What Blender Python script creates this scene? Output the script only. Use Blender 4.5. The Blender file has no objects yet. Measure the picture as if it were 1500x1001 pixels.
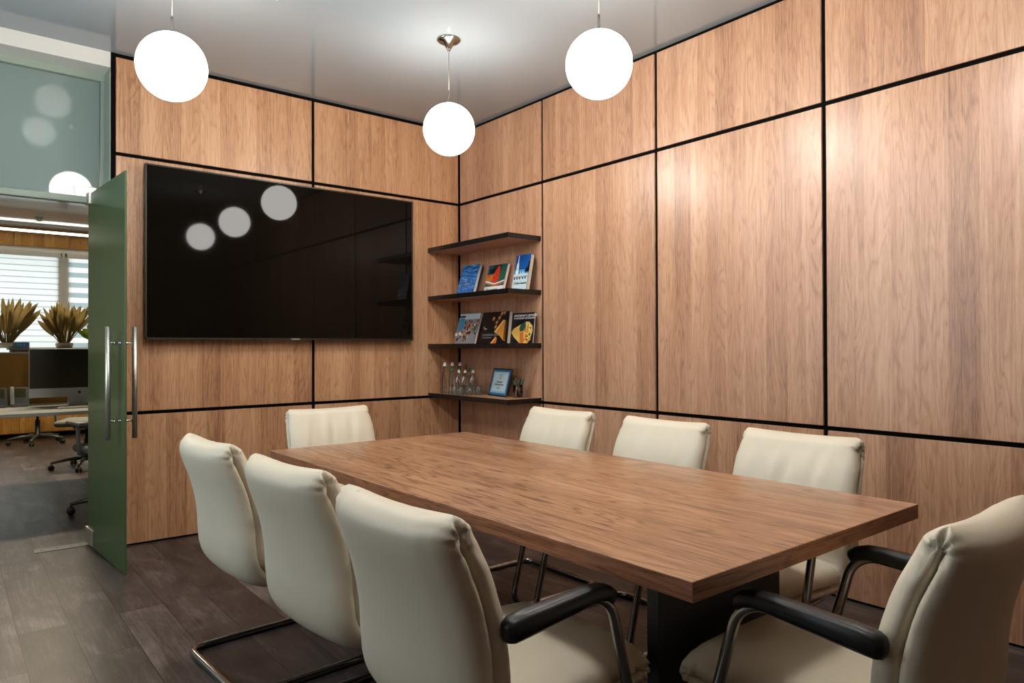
import bpy, bmesh, math, random
from mathutils import Vector, Matrix
random.seed(7)
SC = bpy.context.scene
COL = SC.collection
PI = math.pi

# ---------------------------------------------------------------- helpers
def link(name, me, mats, parent=None, loc=None, smooth=False):
    o = bpy.data.objects.new(name, me)
    COL.objects.link(o)
    for m in (mats if isinstance(mats, (list, tuple)) else [mats]):
        me.materials.append(m)
    if parent is not None:
        o.parent = parent
    if loc is not None:
        o.location = loc
    if smooth:
        for p in me.polygons:
            p.use_smooth = True
    return o

def tag(o, label=None, cat=None, group=None, kind=None):
    if label: o['label'] = label
    if cat: o['category'] = cat
    if group: o['group'] = group
    if kind: o['kind'] = kind
    return o

def empty(name, loc=(0, 0, 0), rz=0.0):
    o = bpy.data.objects.new(name, None)
    COL.objects.link(o)
    o.location = loc
    o.rotation_euler = (0, 0, rz)
    o.empty_display_size = .1
    return o

def copy_tree(o, parent=None):
    c = o.copy()
    COL.objects.link(c)
    c.parent = parent
    for ch in list(o.children):
        copy_tree(ch, c)
    return c

class MB:
    """collects shapes into one mesh"""
    def __init__(s):
        s.v = []; s.f = []; s.mi = []; s.sm = []
    def add(s, vs, fs, mi=0, sm=False):
        b = len(s.v)
        s.v += [tuple(v) for v in vs]
        s.f += [tuple(i + b for i in f) for f in fs]
        s.mi += [mi] * len(fs); s.sm += [sm] * len(fs)
    def box(s, x0, x1, y0, y1, z0, z1, mi=0, M=None):
        vs = [(x0, y0, z0), (x1, y0, z0), (x1, y1, z0), (x0, y1, z0), (x0, y0, z1), (x1, y0, z1), (x1, y1, z1), (x0, y1, z1)]
        if M is not None: vs = [M @ Vector(v) for v in vs]
        s.add(vs, [(0, 3, 2, 1), (4, 5, 6, 7), (0, 1, 5, 4), (1, 2, 6, 5), (2, 3, 7, 6), (3, 0, 4, 7)], mi)
    def bbox(s, x0, x1, y0, y1, z0, z1, r=.004, seg=2, mi=0, M=None):
        bm = bmesh.new()
        bmesh.ops.create_cube(bm, size=1)
        for v in bm.verts:
            v.co = Vector(((x0 + x1) / 2 + v.co.x * (x1 - x0), (y0 + y1) / 2 + v.co.y * (y1 - y0), (z0 + z1) / 2 + v.co.z * (z1 - z0)))
        bmesh.ops.bevel(bm, geom=bm.edges[:], offset=r, segments=seg, affect='EDGES', profile=.5)
        bm.verts.index_update()
        vs = [(M @ v.co if M is not None else v.co.copy()) for v in bm.verts]
        s.add(vs, [[v.index for v in f.verts] for f in bm.faces], mi, seg > 1)
        bm.free()
    def tube(s, pts, r, n=10, mi=0, closed=False, r2=None):
        pts = [Vector(p) for p in pts]
        rings = []
        N = len(pts)
        up = None
        for i, p in enumerate(pts):
            a = pts[i - 1] if i > 0 else (pts[-1] if closed else p)
            b = pts[i + 1] if i < N - 1 else (pts[0] if closed else p)
            t = (b - a).normalized()
            if up is None:
                up = Vector((0, 0, 1)) if abs(t.z) < .9 else Vector((0, 1, 0))
            u = (up - t * up.dot(t)).normalized()
            w = t.cross(u)
            up = u
            rr = r if r2 is None else r + (r2 - r) * i / (N - 1)
            rings.append([p + (u * math.cos(2 * PI * k / n) + w * math.sin(2 * PI * k / n)) * rr for k in range(n)])
        vs = [v for ring in rings for v in ring]
        fs = []
        for i in range(N - 1 + (1 if closed else 0)):
            j = (i + 1) % N
            for k in range(n):
                k2 = (k + 1) % n
                fs.append((i * n + k, j * n + k, j * n + k2, i * n + k2))
        if not closed:
            fs.append(tuple(range(n))); fs.append(tuple(reversed(range((N - 1) * n, N * n))))
        s.add(vs, fs, mi, True)
    def lathe(s, prof, n=24, c=(0, 0, 0), mi=0, M=None):
        """prof: list of (r, z)"""
        vs = []; fs = []
        rows = []
        for r, z in prof:
            if r < 1e-6:
                rows.append([len(vs)]); vs.append(Vector((c[0], c[1], c[2] + z)))
            else:
                rows.append(list(range(len(vs), len(vs) + n)))
                vs += [Vector((c[0] + r * math.cos(2 * PI * k / n), c[1] + r * math.sin(2 * PI * k / n), c[2] + z)) for k in range(n)]
        for a, b in zip(rows, rows[1:]):
            for k in range(n):
                k2 = (k + 1) % n
                if len(a) == 1 and len(b) == 1: continue
                if len(a) == 1: fs.append((a[0], b[k2], b[k]))
                elif len(b) == 1: fs.append((a[k], a[k2], b[0]))
                else: fs.append((a[k], a[k2], b[k2], b[k]))
        if M is not None: vs = [M @ v for v in vs]
        s.add(vs, fs, mi, True)
    def poly(s, pts, mi=0):
        s.add(pts, [tuple(range(len(pts)))], mi)
    def build(s, name, mats, parent=None, loc=None, rz=0.0):
        me = bpy.data.meshes.new(name)
        me.from_pydata(s.v, [], s.f)
        for p, m, sm in zip(me.polygons, s.mi, s.sm):
            p.material_index = m; p.use_smooth = sm
        me.update()
        o = link(name, me, mats, parent, loc)
        if rz: o.rotation_euler = (0, 0, rz)
        return o

def round_path(pts, rads, n=7):
    pts = [Vector(p) for p in pts]
    out = [pts[0]]
    for i in range(1, len(pts) - 1):
        p = pts[i]; r = rads[i - 1]
        a = (pts[i - 1] - p); b = (pts[i + 1] - p)
        la, lb = a.length, b.length
        a.normalize(); b.normalize()
        ang = a.angle(b)
        d = min(r / math.tan(ang / 2), la * .49, lb * .49)
        rr = d * math.tan(ang / 2)
        c = p + (a + b).normalized() * (rr / math.sin(ang / 2))
        s0 = p + a * d - c; s1 = p + b * d - c
        tot = s0.angle(s1)
        for k in range(n + 1):
            t = k / n
            v = (s0 * math.sin((1 - t) * tot) + s1 * math.sin(t * tot)) / math.sin(tot)
            out.append(c + v)
    out.append(pts[-1])
    return out

# ---------------------------------------------------------------- materials
def lin(c):
    c = c / 255.
    return c / 12.92 if c <= .04045 else ((c + .055) / 1.055) ** 2.4
def rgb(r, g, b): return (lin(r), lin(g), lin(b), 1)

class NT:
    def __init__(s, name):
        s.m = bpy.data.materials.new(name); s.m.use_nodes = True
        s.t = s.m.node_tree; s.n = s.t.nodes; s.n.clear()
        s.out = s.n.new('ShaderNodeOutputMaterial')
    def node(s, typ, **kw):
        n = s.n.new(typ)
        for k, v in kw.items():
            if k.startswith('i_'):
                key = k[2:]
                sock = n.inputs[int(key)] if key.isdigit() else n.inputs[key.replace('_', ' ')]
                s.put(sock, v)
            else: setattr(n, k, v)
        return n
    def put(s, sock, v):
        if isinstance(v, bpy.types.NodeSocket): s.t.links.new(v, sock)
        else: sock.default_value = v
    def math(s, op, a, b=None, c=None):
        n = s.n.new('ShaderNodeMath'); n.operation = op
        for i, v in enumerate((a, b, c)):
            if v is not None: s.put(n.inputs[i], v)
        return n.outputs[0]
    def mix(s, fac, a, b, blend='MIX'):
        n = s.n.new('ShaderNodeMix'); n.data_type = 'RGBA'; n.blend_type = blend
        s.put(n.inputs[0], fac); s.put(n.inputs[6], a); s.put(n.inputs[7], b)
        return n.outputs[2]
    def ramp(s, fac, stops):
        n = s.n.new('ShaderNodeValToRGB')
        while len(n.color_ramp.elements) < len(stops): n.color_ramp.elements.new(.5)
        for e, (p, c) in zip(n.color_ramp.elements, stops): e.position = p; e.color = c
        s.put(n.inputs[0], fac)
        return n.outputs[0]
    def bsdf(s, **kw):
        b = s.n.new('ShaderNodeBsdfPrincipled')
        for k, v in kw.items(): s.put(b.inputs[k.replace('_', ' ')], v)
        s.t.links.new(b.outputs[0], s.out.inputs[0])
        return b
    def bump(s, h, strength=.1, dist=.01):
        return s.node('ShaderNodeBump', i_Height=h, i_Strength=strength, i_Distance=dist).outputs[0]
    def noise(s, vec, scale, detail=2, rough=.5, dist=0):
        return s.node('ShaderNodeTexNoise', i_Vector=vec, i_Scale=scale, i_Detail=detail, i_Roughness=rough, i_Distortion=dist).outputs[0]

def plain(name, col, rough=.5, metal=0.0, **kw):
    t = NT(name)
    co = t.node('ShaderNodeTexCoord').outputs['Object']
    n = t.noise(co, 35, 3)
    c = t.mix(t.math('MULTIPLY', n, .16), col, (col[0] * .78, col[1] * .78, col[2] * .78, 1))
    t.bsdf(Base_Color=c, Roughness=rough, Metallic=metal, **kw)
    return t.m

def wood(name, dark, mid, light, axis=('x', 'z'), rough=.42, strip=.12, coat=0.0, ring=80., grain=1.0, contour=.26, tone=.24, coatr=.1, spec=.3):
    t = NT(name)
    co = t.node('ShaderNodeTexCoord').outputs['Object']
    sep = t.node('ShaderNodeSeparateXYZ', i_0=co)
    o = {'x': sep.outputs[0], 'y': sep.outputs[1], 'z': sep.outputs[2]}
    rnd = t.node('ShaderNodeObjectInfo').outputs['Random']
    U = t.math('ADD', o[axis[0]], t.math('MULTIPLY', rnd, 13.7))
    V = t.math('ADD', o[axis[1]], t.math('MULTIPLY', rnd, 31.3))
    # veneer strips, edges slightly irregular
    wob = t.noise(t.node('ShaderNodeCombineXYZ', i_X=t.math('MULTIPLY', U, 3.), i_Y=t.math('MULTIPLY', V, .3)).outputs[0], 1.0, 1)
    su = t.math('DIVIDE', t.math('ADD', U, t.math('MULTIPLY', wob, .035)), strip)
    sid = t.math('FLOOR', su)
    wn = t.node('ShaderNodeTexWhiteNoise', noise_dimensions='1D'); t.put(wn.inputs['W'], t.math('ADD', sid, t.math('MULTIPLY', rnd, 97.)))
    r1 = wn.outputs[0]
    off = t.math('MULTIPLY', r1, 40.)
    # cathedral contours
    pv = t.node('ShaderNodeCombineXYZ', i_X=t.math('ADD', t.math('MULTIPLY', U, 11.), off), i_Y=t.math('MULTIPLY', V, 1.15), i_Z=off).outputs[0]
    h = t.noise(pv, 1.0, 2, .45, .3)
    rings = t.math('SINE', t.math('MULTIPLY', h, ring))
    rings = t.math('POWER', t.math('ADD', t.math('MULTIPLY', rings, .5), .5), 4.)
    big = t.noise(t.node('ShaderNodeCombineXYZ', i_X=t.math('ADD', t.math('MULTIPLY', U, 9.), off), i_Y=t.math('MULTIPLY', V, .7)).outputs[0], 1.0, 2)
    streak = t.noise(t.node('ShaderNodeCombineXYZ', i_X=t.math('MULTIPLY', U, 100.), i_Y=t.math('MULTIPLY', V, 1.8), i_Z=off).outputs[0], 1.0, 3, .6)
    fine = t.noise(t.node('ShaderNodeCombineXYZ', i_X=t.math('MULTIPLY', U, 300.), i_Y=t.math('MULTIPLY', V, 14.)).outputs[0], 1.0, 3, .7)
    val = t.math('ADD', .5, t.math('MULTIPLY', t.math('SUBTRACT', r1, .5), tone))
    val = t.math('ADD', val, t.math('MULTIPLY', t.math('SUBTRACT', big, .5), .55))
    val = t.math('ADD', val, t.math('MULTIPLY', t.math('SUBTRACT', streak, .5), .55 * grain))
    val = t.math('ADD', val, t.math('MULTIPLY', t.math('SUBTRACT', fine, .5), .7 * grain))
    val = t.math('SUBTRACT', val, t.math('MULTIPLY', t.math('MULTIPLY', rings, big), contour))
    col = t.ramp(val, [(.12, dark), (.5, mid), (.85, light)])
    t.bsdf(Base_Color=col, Roughness=rough, Normal=t.bump(t.math('ADD', streak, fine), .06, .002), Coat_Weight=coat, Coat_Roughness=coatr, Specular_IOR_Level=spec)
    return t.m

W_D, W_M, W_L = rgb(136, 94, 70), rgb(192, 146, 114), rgb(216, 176, 146)
M_wood_x = wood('oak_veneer_across_x', rgb(138, 94, 64), rgb(202, 152, 112), rgb(224, 182, 144), ('x', 'z'), .36, spec=.55)
M_wood_y = wood('oak_veneer_across_y', W_D, W_M, W_L, ('y', 'z'), .35, spec=.75)
M_shelfwood = wood('oak_shelf_face', W_D, W_M, W_L, ('x', 'y'), .4)
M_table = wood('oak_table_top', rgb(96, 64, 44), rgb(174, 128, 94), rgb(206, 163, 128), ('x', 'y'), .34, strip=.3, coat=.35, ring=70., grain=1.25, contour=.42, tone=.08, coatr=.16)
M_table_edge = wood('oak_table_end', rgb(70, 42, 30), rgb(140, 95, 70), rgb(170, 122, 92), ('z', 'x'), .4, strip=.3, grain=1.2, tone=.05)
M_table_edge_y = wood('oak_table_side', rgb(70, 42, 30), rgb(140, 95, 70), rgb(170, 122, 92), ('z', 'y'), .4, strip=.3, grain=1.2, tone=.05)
M_officewood = wood('honey_office_wood', rgb(140, 92, 40), rgb(190, 138, 70), rgb(214, 168, 98), ('x', 'z'), .4)
M_black = plain('black_joint', rgb(8, 7, 7), .9, Specular_IOR_Level=.1)
M_blackedge = plain('black_edge_band', rgb(16, 15, 16), .35)
M_white = plain('white_plaster', rgb(226, 224, 216), .6)
M_roomwall = plain('warm_grey_plaster', rgb(112, 92, 76), .7)
M_lintel = plain('sage_frame_paint', rgb(150, 162, 148), .5)
M_steel = plain('brushed_steel', rgb(206, 204, 196), .42, 1.0)
M_chrome = plain('chrome', rgb(215, 215, 212), .1, 1.0)
M_tube = plain('dark_chrome_tube', rgb(158, 158, 156), .15, 1.0)
M_nickel = plain('satin_nickel', rgb(170, 165, 155), .22, 1.0)
M_armpad = plain('black_polyurethane', rgb(20, 21, 22), .38)
M_base = plain('black_laminate', rgb(20, 24, 28), .45)
M_plastic = plain('black_plastic', rgb(22, 22, 24), .4)
M_silver = plain('silver_plastic', rgb(196, 198, 198), .35, .2)
M_greyplastic = plain('grey_plastic', rgb(120, 122, 120), .5)
M_deskwhite = plain('pale_grey_laminate', rgb(190, 192, 186), .35)
M_screenorange = plain('ochre_screen_fabric', rgb(128, 92, 36), .9)
M_paper = plain('page_edges', rgb(226, 220, 206), .8)
M_mesh = plain('grey_mesh_fabric', rgb(112, 118, 112), .8)

def mat_floor():
    t = NT('dark_oak_plank_floor')
    co = t.node('ShaderNodeTexCoord').outputs['Object']
    sep = t.node('ShaderNodeSeparateXYZ', i_0=co)
    X, Y = sep.outputs[0], sep.outputs[1]
    pv = t.node('ShaderNodeCombineXYZ', i_X=Y, i_Y=t.math('ADD', X, 2.925)).outputs[0]
    br = t.node('ShaderNodeTexBrick', i_Vector=pv, i_Scale=1.0, offset=.37, offset_frequency=2, squash=1.0)
    br.inputs['Color1'].default_value = (0, 0, 0, 1); br.inputs['Color2'].default_value = (1, 1, 1, 1); br.inputs['Mortar'].default_value = (.5, .5, .5, 1)
    br.inputs['Mortar Size'].default_value = .0018; br.inputs['Mortar Smooth'].default_value = .1
    br.inputs['Brick Width'].default_value = 1.2; br.inputs['Row Height'].default_value = .19; br.inputs['Bias'].default_value = 0
    idv = t.node('ShaderNodeRGBToBW', i_0=br.outputs[0]).outputs[0]
    off = t.math('MULTIPLY', idv, 37.)
    blot = t.noise(t.node('ShaderNodeCombineXYZ', i_X=t.math('ADD', t.math('MULTIPLY', X, 7.), off), i_Y=t.math('MULTIPLY', Y, 2.2), i_Z=off).outputs[0], 1.0, 4, .6, .6)
    strk = t.noise(t.node('ShaderNodeCombineXYZ', i_X=t.math('ADD', t.math('MULTIPLY', X, 80.), off), i_Y=t.math('MULTIPLY', Y, 3.)).outputs[0], 1.0, 4, .65)
    fine = t.noise(t.node('ShaderNodeCombineXYZ', i_X=t.math('MULTIPLY', X, 260.), i_Y=t.math('MULTIPLY', Y, 14.)).outputs[0], 1.0, 2)
    v = t.math('ADD', .5, t.math('MULTIPLY', t.math('SUBTRACT', blot, .5), 1.1))
    v = t.math('ADD', v, t.math('MULTIPLY', t.math('SUBTRACT', strk, .5), .8))
    v = t.math('ADD', v, t.math('MULTIPLY', t.math('SUBTRACT', fine, .5), .4))
    v = t.math('ADD', v, t.math('MULTIPLY', t.math('SUBTRACT', idv, .5), .22))
    col = t.ramp(v, [(.12, rgb(24, 20, 20)), (.5, rgb(72, 63, 60)), (.88, rgb(122, 111, 106))])
    col = t.mix(br.outputs[1], col, rgb(20, 18, 18))
    h = t.math('SUBTRACT', t.math('ADD', strk, t.math('MULTIPLY', fine, .5)), t.math('MULTIPLY', br.outputs[1], 3.))
    t.bsdf(Base_Color=col, Roughness=t.math('ADD', .3, t.math('MULTIPLY', strk, .16)), Normal=t.bump(h, .12, .002), Specular_IOR_Level=.45)
    return t.m
M_floor = mat_floor()

def mat_ceiling():
    t = NT('satin_stretch_ceiling')
    co = t.node('ShaderNodeTexCoord').outputs['Object']
    n = t.noise(co, .8, 2)
    col = t.mix(n, rgb(150, 158, 162), rgb(162, 170, 174))
    t.bsdf(Base_Color=col, Roughness=.07, Specular_IOR_Level=.5, Normal=t.bump(t.noise(co, 1.6, 1), .02, .02))
    return t.m
M_ceiling = mat_ceiling()

def mat_leather(name, c1, c2):
    t = NT(name)
    co = t.node('ShaderNodeTexCoord').outputs['Object']
    soft = t.noise(co, 5, 3)
    col = t.mix(soft, c1, c2)
    vor = t.node('ShaderNodeTexVoronoi', i_Vector=co, i_Scale=420.).outputs[0]
    wr = t.node('ShaderNodeMapping', i_Vector=co); wr.inputs['Scale'].default_value = (6, 34, 7)
    wn = t.noise(wr.outputs[0], 1.0, 3, .55, 1.2)
    h = t.math('ADD', t.math('MULTIPLY', vor, .10), t.math('MULTIPLY', wn, .55))
    t.bsdf(Base_Color=col, Roughness=.42, Specular_IOR_Level=.4, Normal=t.bump(h, .22, .006))
    return t.m
M_leather = mat_leather('cream_leather', rgb(227, 218, 198), rgb(217, 206, 183))

def mat_globe():
    t = NT('lit_opal_glass')
    lw = t.node('ShaderNodeTexCoord').outputs['Object']
    n = t.noise(lw, 3, 1)
    e = t.node('ShaderNodeEmission', i_Color=(1, .955, .89, 1), i_Strength=t.math('ADD', 31., n))
    t.t.links.new(e.outputs[0], t.out.inputs[0])
    return t.m
M_globe = mat_globe()

def mat_screen():
    t = NT('glossy_dark_screen')
    co = t.node('ShaderNodeTexCoord').outputs['Object']
    n = t.noise(co, 4, 1)
    c = t.mix(n, (.004, .003, .002, 1), (.006, .0045, .003, 1))
    t.bsdf(Base_Color=c, Roughness=.035, Specular_IOR_Level=.15)
    return t.m
M_screen = mat_screen()

def mat_frost(name, tint, spec_rough, dens, coat=1.0, tr=.55):
    """frosted green glass: diffuse + translucent body under a smooth coat"""
    t = NT(name)
    co = t.node('ShaderNodeTexCoord').outputs['Object']
    n = t.noise(co, 60, 2)
    c = t.mix(t.math('MULTIPLY', n, .1), tint, dens)
    d = t.node('ShaderNodeBsdfDiffuse', i_Color=c)
    tl = t.node('ShaderNodeBsdfTranslucent', i_Color=c)
    m1 = t.node('ShaderNodeMixShader', i_0=tr, i_1=d.outputs[0], i_2=tl.outputs[0])
    g = t.node('ShaderNodeBsdfGlossy', i_Color=(1, 1, 1, 1), i_Roughness=spec_rough)
    fr = t.node('ShaderNodeFresnel', i_IOR=1.5)
    m2 = t.node('ShaderNodeMixShader', i_0=t.math('MULTIPLY', fr.outputs[0], coat), i_1=m1.outputs[0], i_2=g.outputs[0])
    t.t.links.new(m2.outputs[0], t.out.inputs[0])
    return t.m
M_doorglass = mat_frost('frosted_green_door_glass', rgb(104, 130, 86), .2, rgb(72, 108, 76), .7)
M_transom = mat_frost('frosted_transom_glass', rgb(186, 208, 202), .03, rgb(170, 196, 190), 1.0)

def mat_glass(name, col=(1, 1, 1, 1), rough=0.0, ior=1.45):
    t = NT(name)
    co = t.node('ShaderNodeTexCoord').outputs['Object']
    n = t.noise(co, 20, 1)
    c = t.mix(t.math('MULTIPLY', n, .05), col, (.9, .95, .95, 1))
    t.bsdf(Base_Color=c, Roughness=rough, Transmission_Weight=1.0, IOR=ior)
    return t.m
M_glass = mat_glass('clear_glass')

def mat_pane():
    t = NT('window_pane_glass')
    tr = t.node('ShaderNodeBsdfTransparent'); g = t.node('ShaderNodeBsdfGlossy', i_Roughness=.02)
    fr = t.node('ShaderNodeFresnel', i_IOR=1.45)
    m = t.node('ShaderNodeMixShader', i_0=fr.outputs[0], i_1=tr.outputs[0], i_2=g.outputs[0])
    t.t.links.new(m.outputs[0], t.out.inputs[0]); return t.m
M_pane = mat_pane()

def mat_tumbler():
    t = NT('thin_tumbler_glass')
    tr = t.node('ShaderNodeBsdfTransparent', i_Color=(.90, .95, .94, 1)); g = t.node('ShaderNodeBsdfGlossy', i_Roughness=.04)
    lw = t.node('ShaderNodeLayerWeight', i_Blend=.35)
    m = t.node('ShaderNodeMixShader', i_0=t.math('ADD', .06, t.math('MULTIPLY', lw.outputs[1], .6)), i_1=tr.outputs[0], i_2=g.outputs[0])
    t.t.links.new(m.outputs[0], t.out.inputs[0]); return t.m
M_glasstint = mat_tumbler()

def mat_blind(name, period, duty, a, b):
    t = NT(name)
    co = t.node('ShaderNodeTexCoord').outputs['Object']
    z = t.node('ShaderNodeSeparateXYZ', i_0=co).outputs[2]
    fr = t.math('FRACT', t.math('DIVIDE', t.math('ADD', z, 10.), period))
    st = t.math('GREATER_THAN', fr, duty)
    c = t.mix(st, a, b)
    d = t.node('ShaderNodeBsdfDiffuse', i_Color=c); tl = t.node('ShaderNodeBsdfTranslucent', i_Color=c)
    m = t.node('ShaderNodeMixShader', i_0=.7, i_1=d.outputs[0], i_2=tl.outputs[0])
    t.t.links.new(m.outputs[0], t.out.inputs[0]); return t.m
M_blind = mat_blind('white_pleated_blind_cloth', .085, .14, rgb(196, 206, 208), rgb(246, 248, 246))
M_zebra = mat_blind('striped_roller_blind_cloth', .15, .5, rgb(206, 217, 218), rgb(252, 252, 250))

def mat_leaf(name, c1, c2):
    t = NT(name)
    co = t.node('ShaderNodeTexCoord').outputs['Object']
    c = t.mix(t.noise(co, 9, 2), c1, c2)
    d = t.node('ShaderNodeBsdfDiffuse', i_Color=c); tl = t.node('ShaderNodeBsdfTranslucent', i_Color=c)
    m = t.node('ShaderNodeMixShader', i_0=.35, i_1=d.outputs[0], i_2=tl.outputs[0])
    t.t.links.new(m.outputs[0], t.out.inputs[0]); return t.m
M_leaf = mat_leaf('bronze_green_leaf', rgb(128, 112, 70), rgb(152, 134, 88))
M_leafgreen = mat_leaf('fresh_green_leaf', rgb(84, 116, 34), rgb(128, 150, 58))

def mat_led():
    t = NT('led_profile')
    n = t.noise(t.node('ShaderNodeTexCoord').outputs['Object'], 2, 1)
    e = t.node('ShaderNodeEmission', i_Color=(1, .93, .78, 1), i_Strength=t.math('ADD', 5., n))
    t.t.links.new(e.outputs[0], t.out.inputs[0]); return t.m
M_led = mat_led()

def mat_water():
    t = NT('blue_water_cover')
    co = t.node('ShaderNodeTexCoord').outputs['Object']
    mp = t.node('ShaderNodeMapping', i_Vector=co); mp.inputs['Scale'].default_value = (1, 16, 60)
    n = t.noise(mp.outputs[0], 1.0, 3, .5, 1.4)
    c = t.ramp(n, [(.25, rgb(8, 52, 130)), (.48, rgb(12, 96, 190)), (.58, rgb(40, 150, 225)), (.68, rgb(150, 220, 248))])
    t.bsdf(Base_Color=c, Roughness=.3); return t.m
M_water = mat_water()
def flat(name, col, rough=.4): return plain(name, col, rough)
C = {k: flat('print_' + k, rgb(*v)) for k, v in dict(white=(236, 236, 232), red=(214, 62, 36), darkred=(140, 40, 30), sky=(8, 84, 160), skylight=(60, 150, 205), navy=(10, 16, 30),
     gold=(214, 150, 62), goldlight=(246, 208, 130), bronze=(120, 70, 26), yellow=(232, 196, 104), green=(44, 92, 72), teal=(24, 92, 110), ink=(40, 42, 52), grey=(140, 148, 156),
     ice=(196, 222, 232), paleblue=(150, 196, 216), blue=(24, 110, 160), black=(10, 10, 12), orange=(206, 120, 50), tan=(190, 150, 120)).items()}

# ---------------------------------------------------------------- room shell
ZC = 3.022            # ceiling height
ZL, ZU = .815, 2.408  # horizontal joint centres
J = .011              # half joint width
struct = lambda o: tag(o, kind='structure')

XL, YF = -4.7, -6.3   # left and camera-side walls
XR_OFF, XL_OFF, Y_OFF = .8, -5.6, 7.5   # office extents
ZO = 2.95             # office ceiling

m = MB(); m.box(XL_OFF - .2, XR_OFF + .2, YF - .2, Y_OFF + .2, -.1, 0)
struct(m.build('floor', M_floor))
m = MB(); m.box(XL - .2, .2, YF - .2, 0.0, ZC, ZC + .1)
struct(m.build('ceiling', M_ceiling))

# panelled back wall (holds the screen): dark backing with veneer panels
wb = MB(); wb.box(-2.573, .2, .012, .2, 0, ZC + .1)
wall_back = struct(wb.build('wall_back', M_black))
wr = MB(); wr.box(.012, .2, YF, .012, 0, ZC + .1)
wall_right = struct(wr.build('wall_right', M_black))
zs = [(.012, ZL - J), (ZL + J, ZU - J), (ZU + J, ZC - .022)]
for (x0, x1) in [(-2.545, -1.282 - J), (-1.282 + J, -.012)]:
    for (z0, z1) in zs:
        cx, cz = (x0 + x1) / 2, (z0 + z1) / 2
        b = MB(); b.bbox(x0 - cx, x1 - cx, 0, .012, z0 - cz, z1 - cz, .0015, 1)
        b.build('panel', M_wood_x, wall_back, (cx, 0, cz))
ys = [-.012, -1.045, -2.09, -3.137, -4.182, -5.227, -6.272]
for y1, y0 in zip(ys, ys[1:]):
    a1 = y1 if y1 == -.012 else y1 - J
    a0 = y0 + J
    for (z0, z1) in zs:
        cy, cz = (a0 + a1) / 2, (z0 + z1) / 2
        b = MB(); b.bbox(0, .012, a0 - cy, a1 - cy, z0 - cz, z1 - cz, .0015, 1)
        b.build('panel', M_wood_y, wall_right, (0, cy, cz))
# left end trim of the back wall
m = MB(); m.box(-2.573, -2.548, -.004, .012, 0, ZC); struct(m.build('trim_1', M_black))
# corner trim
# black shadow-gap strip along the ceiling
m = MB(); m.box(-2.573, 0, -.001, .012, ZC - .02, ZC); struct(m.build('trim_2', M_black))

# wall pieces over and beside the opening
m = MB(); m.box(XL, -2.573, 0, .16, 2.929, ZC + .1); struct(m.build('wall_lintel', M_white))
m = MB(); m.box(-2.6, -2.574, .17, .215, 0, 2.929); m.box(-2.578, -2.5735, -.002, .2, 0, 2.929); struct(m.build('trim_3', M_lintel))
m = MB(); m.box(XL, -2.573, .16, .24, 2.885, 2.94); m.box(XL, -2.573, .24, .3, 2.885, ZC + .1); struct(m.build('trim_4', M_lintel))
m = MB(); m.box(XL, -3.56, 0, .24, 0, 2.929); struct(m.build('wall_side', M_white))
# left wall with an added fill window, wall behind the camera
m = MB(); m.box(XL - .2, XL, YF, -2.7, 0, ZC + .1); m.box(XL - .2, XL, -.3, .24, 0, ZC + .1)
m.box(XL - .2, XL, -2.7, -.3, 0, .8); m.box(XL - .2, XL, -2.7, -.3, 2.75, ZC + .1)
struct(m.build('wall_left', M_roomwall))
m = MB(); m.box(XL - .2, .2, YF - .2, YF, 0, ZC + .1); struct(m.build('wall_front', M_roomwall))
w3 = MB()
for q in ((-2.7, -2.64, .8, 2.75), (-.36, -.3, .8, 2.75), (-2.7, -.3, .8, .86), (-2.7, -.3, 2.69, 2.75)): w3.box(XL - .12, XL - .06, *q)
w3o = struct(w3.build('fill_window_3', M_white))  # unseen window, put in to shape the sheen on the right wall

# transom over the door opening
t1 = empty('window_1', (-3.08, .2, 2.12)); struct(t1)
b = MB(); b.bbox(-.5, .43, -.03, .03, -.004, .036, .003, 1); b.build('transom_bar', M_lintel, t1)
b = MB(); b.box(-.5, .477, -.005, .005, .036, .765); b.build('pane', M_transom, t1)
b = MB(); b.bbox(.34, .46, -.012, .012, .036, .10, .002, 1); b.build('patch_fitting', M_steel, t1)

# frosted glass door standing open at a right angle
d1 = empty('door_1', (-2.66, .2, 0)); struct(d1)
ang = math.atan2(.055, .80)
d1.rotation_euler = (0, 0, ang)
b = MB(); b.bbox(-.005, .005, -.83, -.012, .008, 2.172, .0015, 1); b.build('glass_leaf', M_doorglass, d1)
for z0, z1, y0 in ((.02, .115, -.16), (2.105, 2.178, -.08)):
    b = MB(); b.bbox(-.016, .016, y0, .012, z0, z1, .002, 1); b.build('hinge_patch', M_steel, d1)
for sx in (-1, 1):
    h = MB(); h.tube([(sx * .066, -.745, .725), (sx * .066, -.745, 1.335)], .0135, 16)
    ho = h.build('handle', M_steel, d1)
    for z in (.822, 1.245):
        s = MB(); s.tube([(sx * .004, -.745, z), (sx * .06, -.745, z)], .006, 10)
        s.lathe([(0, 0), (.011, 0), (.011, .004), (0, .004)], 12, M=Matrix.Translation((sx * .005, -.745, z)) @ Matrix.Rotation(sx * PI / 2, 4, 'Y'))
        s.build('standoff', M_chrome, ho)
m = MB(); m.bbox(-.14, .14, -.045, .045, 0, .003, .001, 1)
for x in (-.1, -.02, .05, .1): m.lathe([(.006, .003), (.006, .0042), (0, .0042)], 10, (x, 0, 0))
tag(m.build('floor_hinge_plate', plain('worn_plate_steel', rgb(104, 108, 106), .5, .8), None, (-2.80, .222, 0)), 'brushed steel floor hinge plate set into planks beside the glass door', 'hinge plate')

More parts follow.
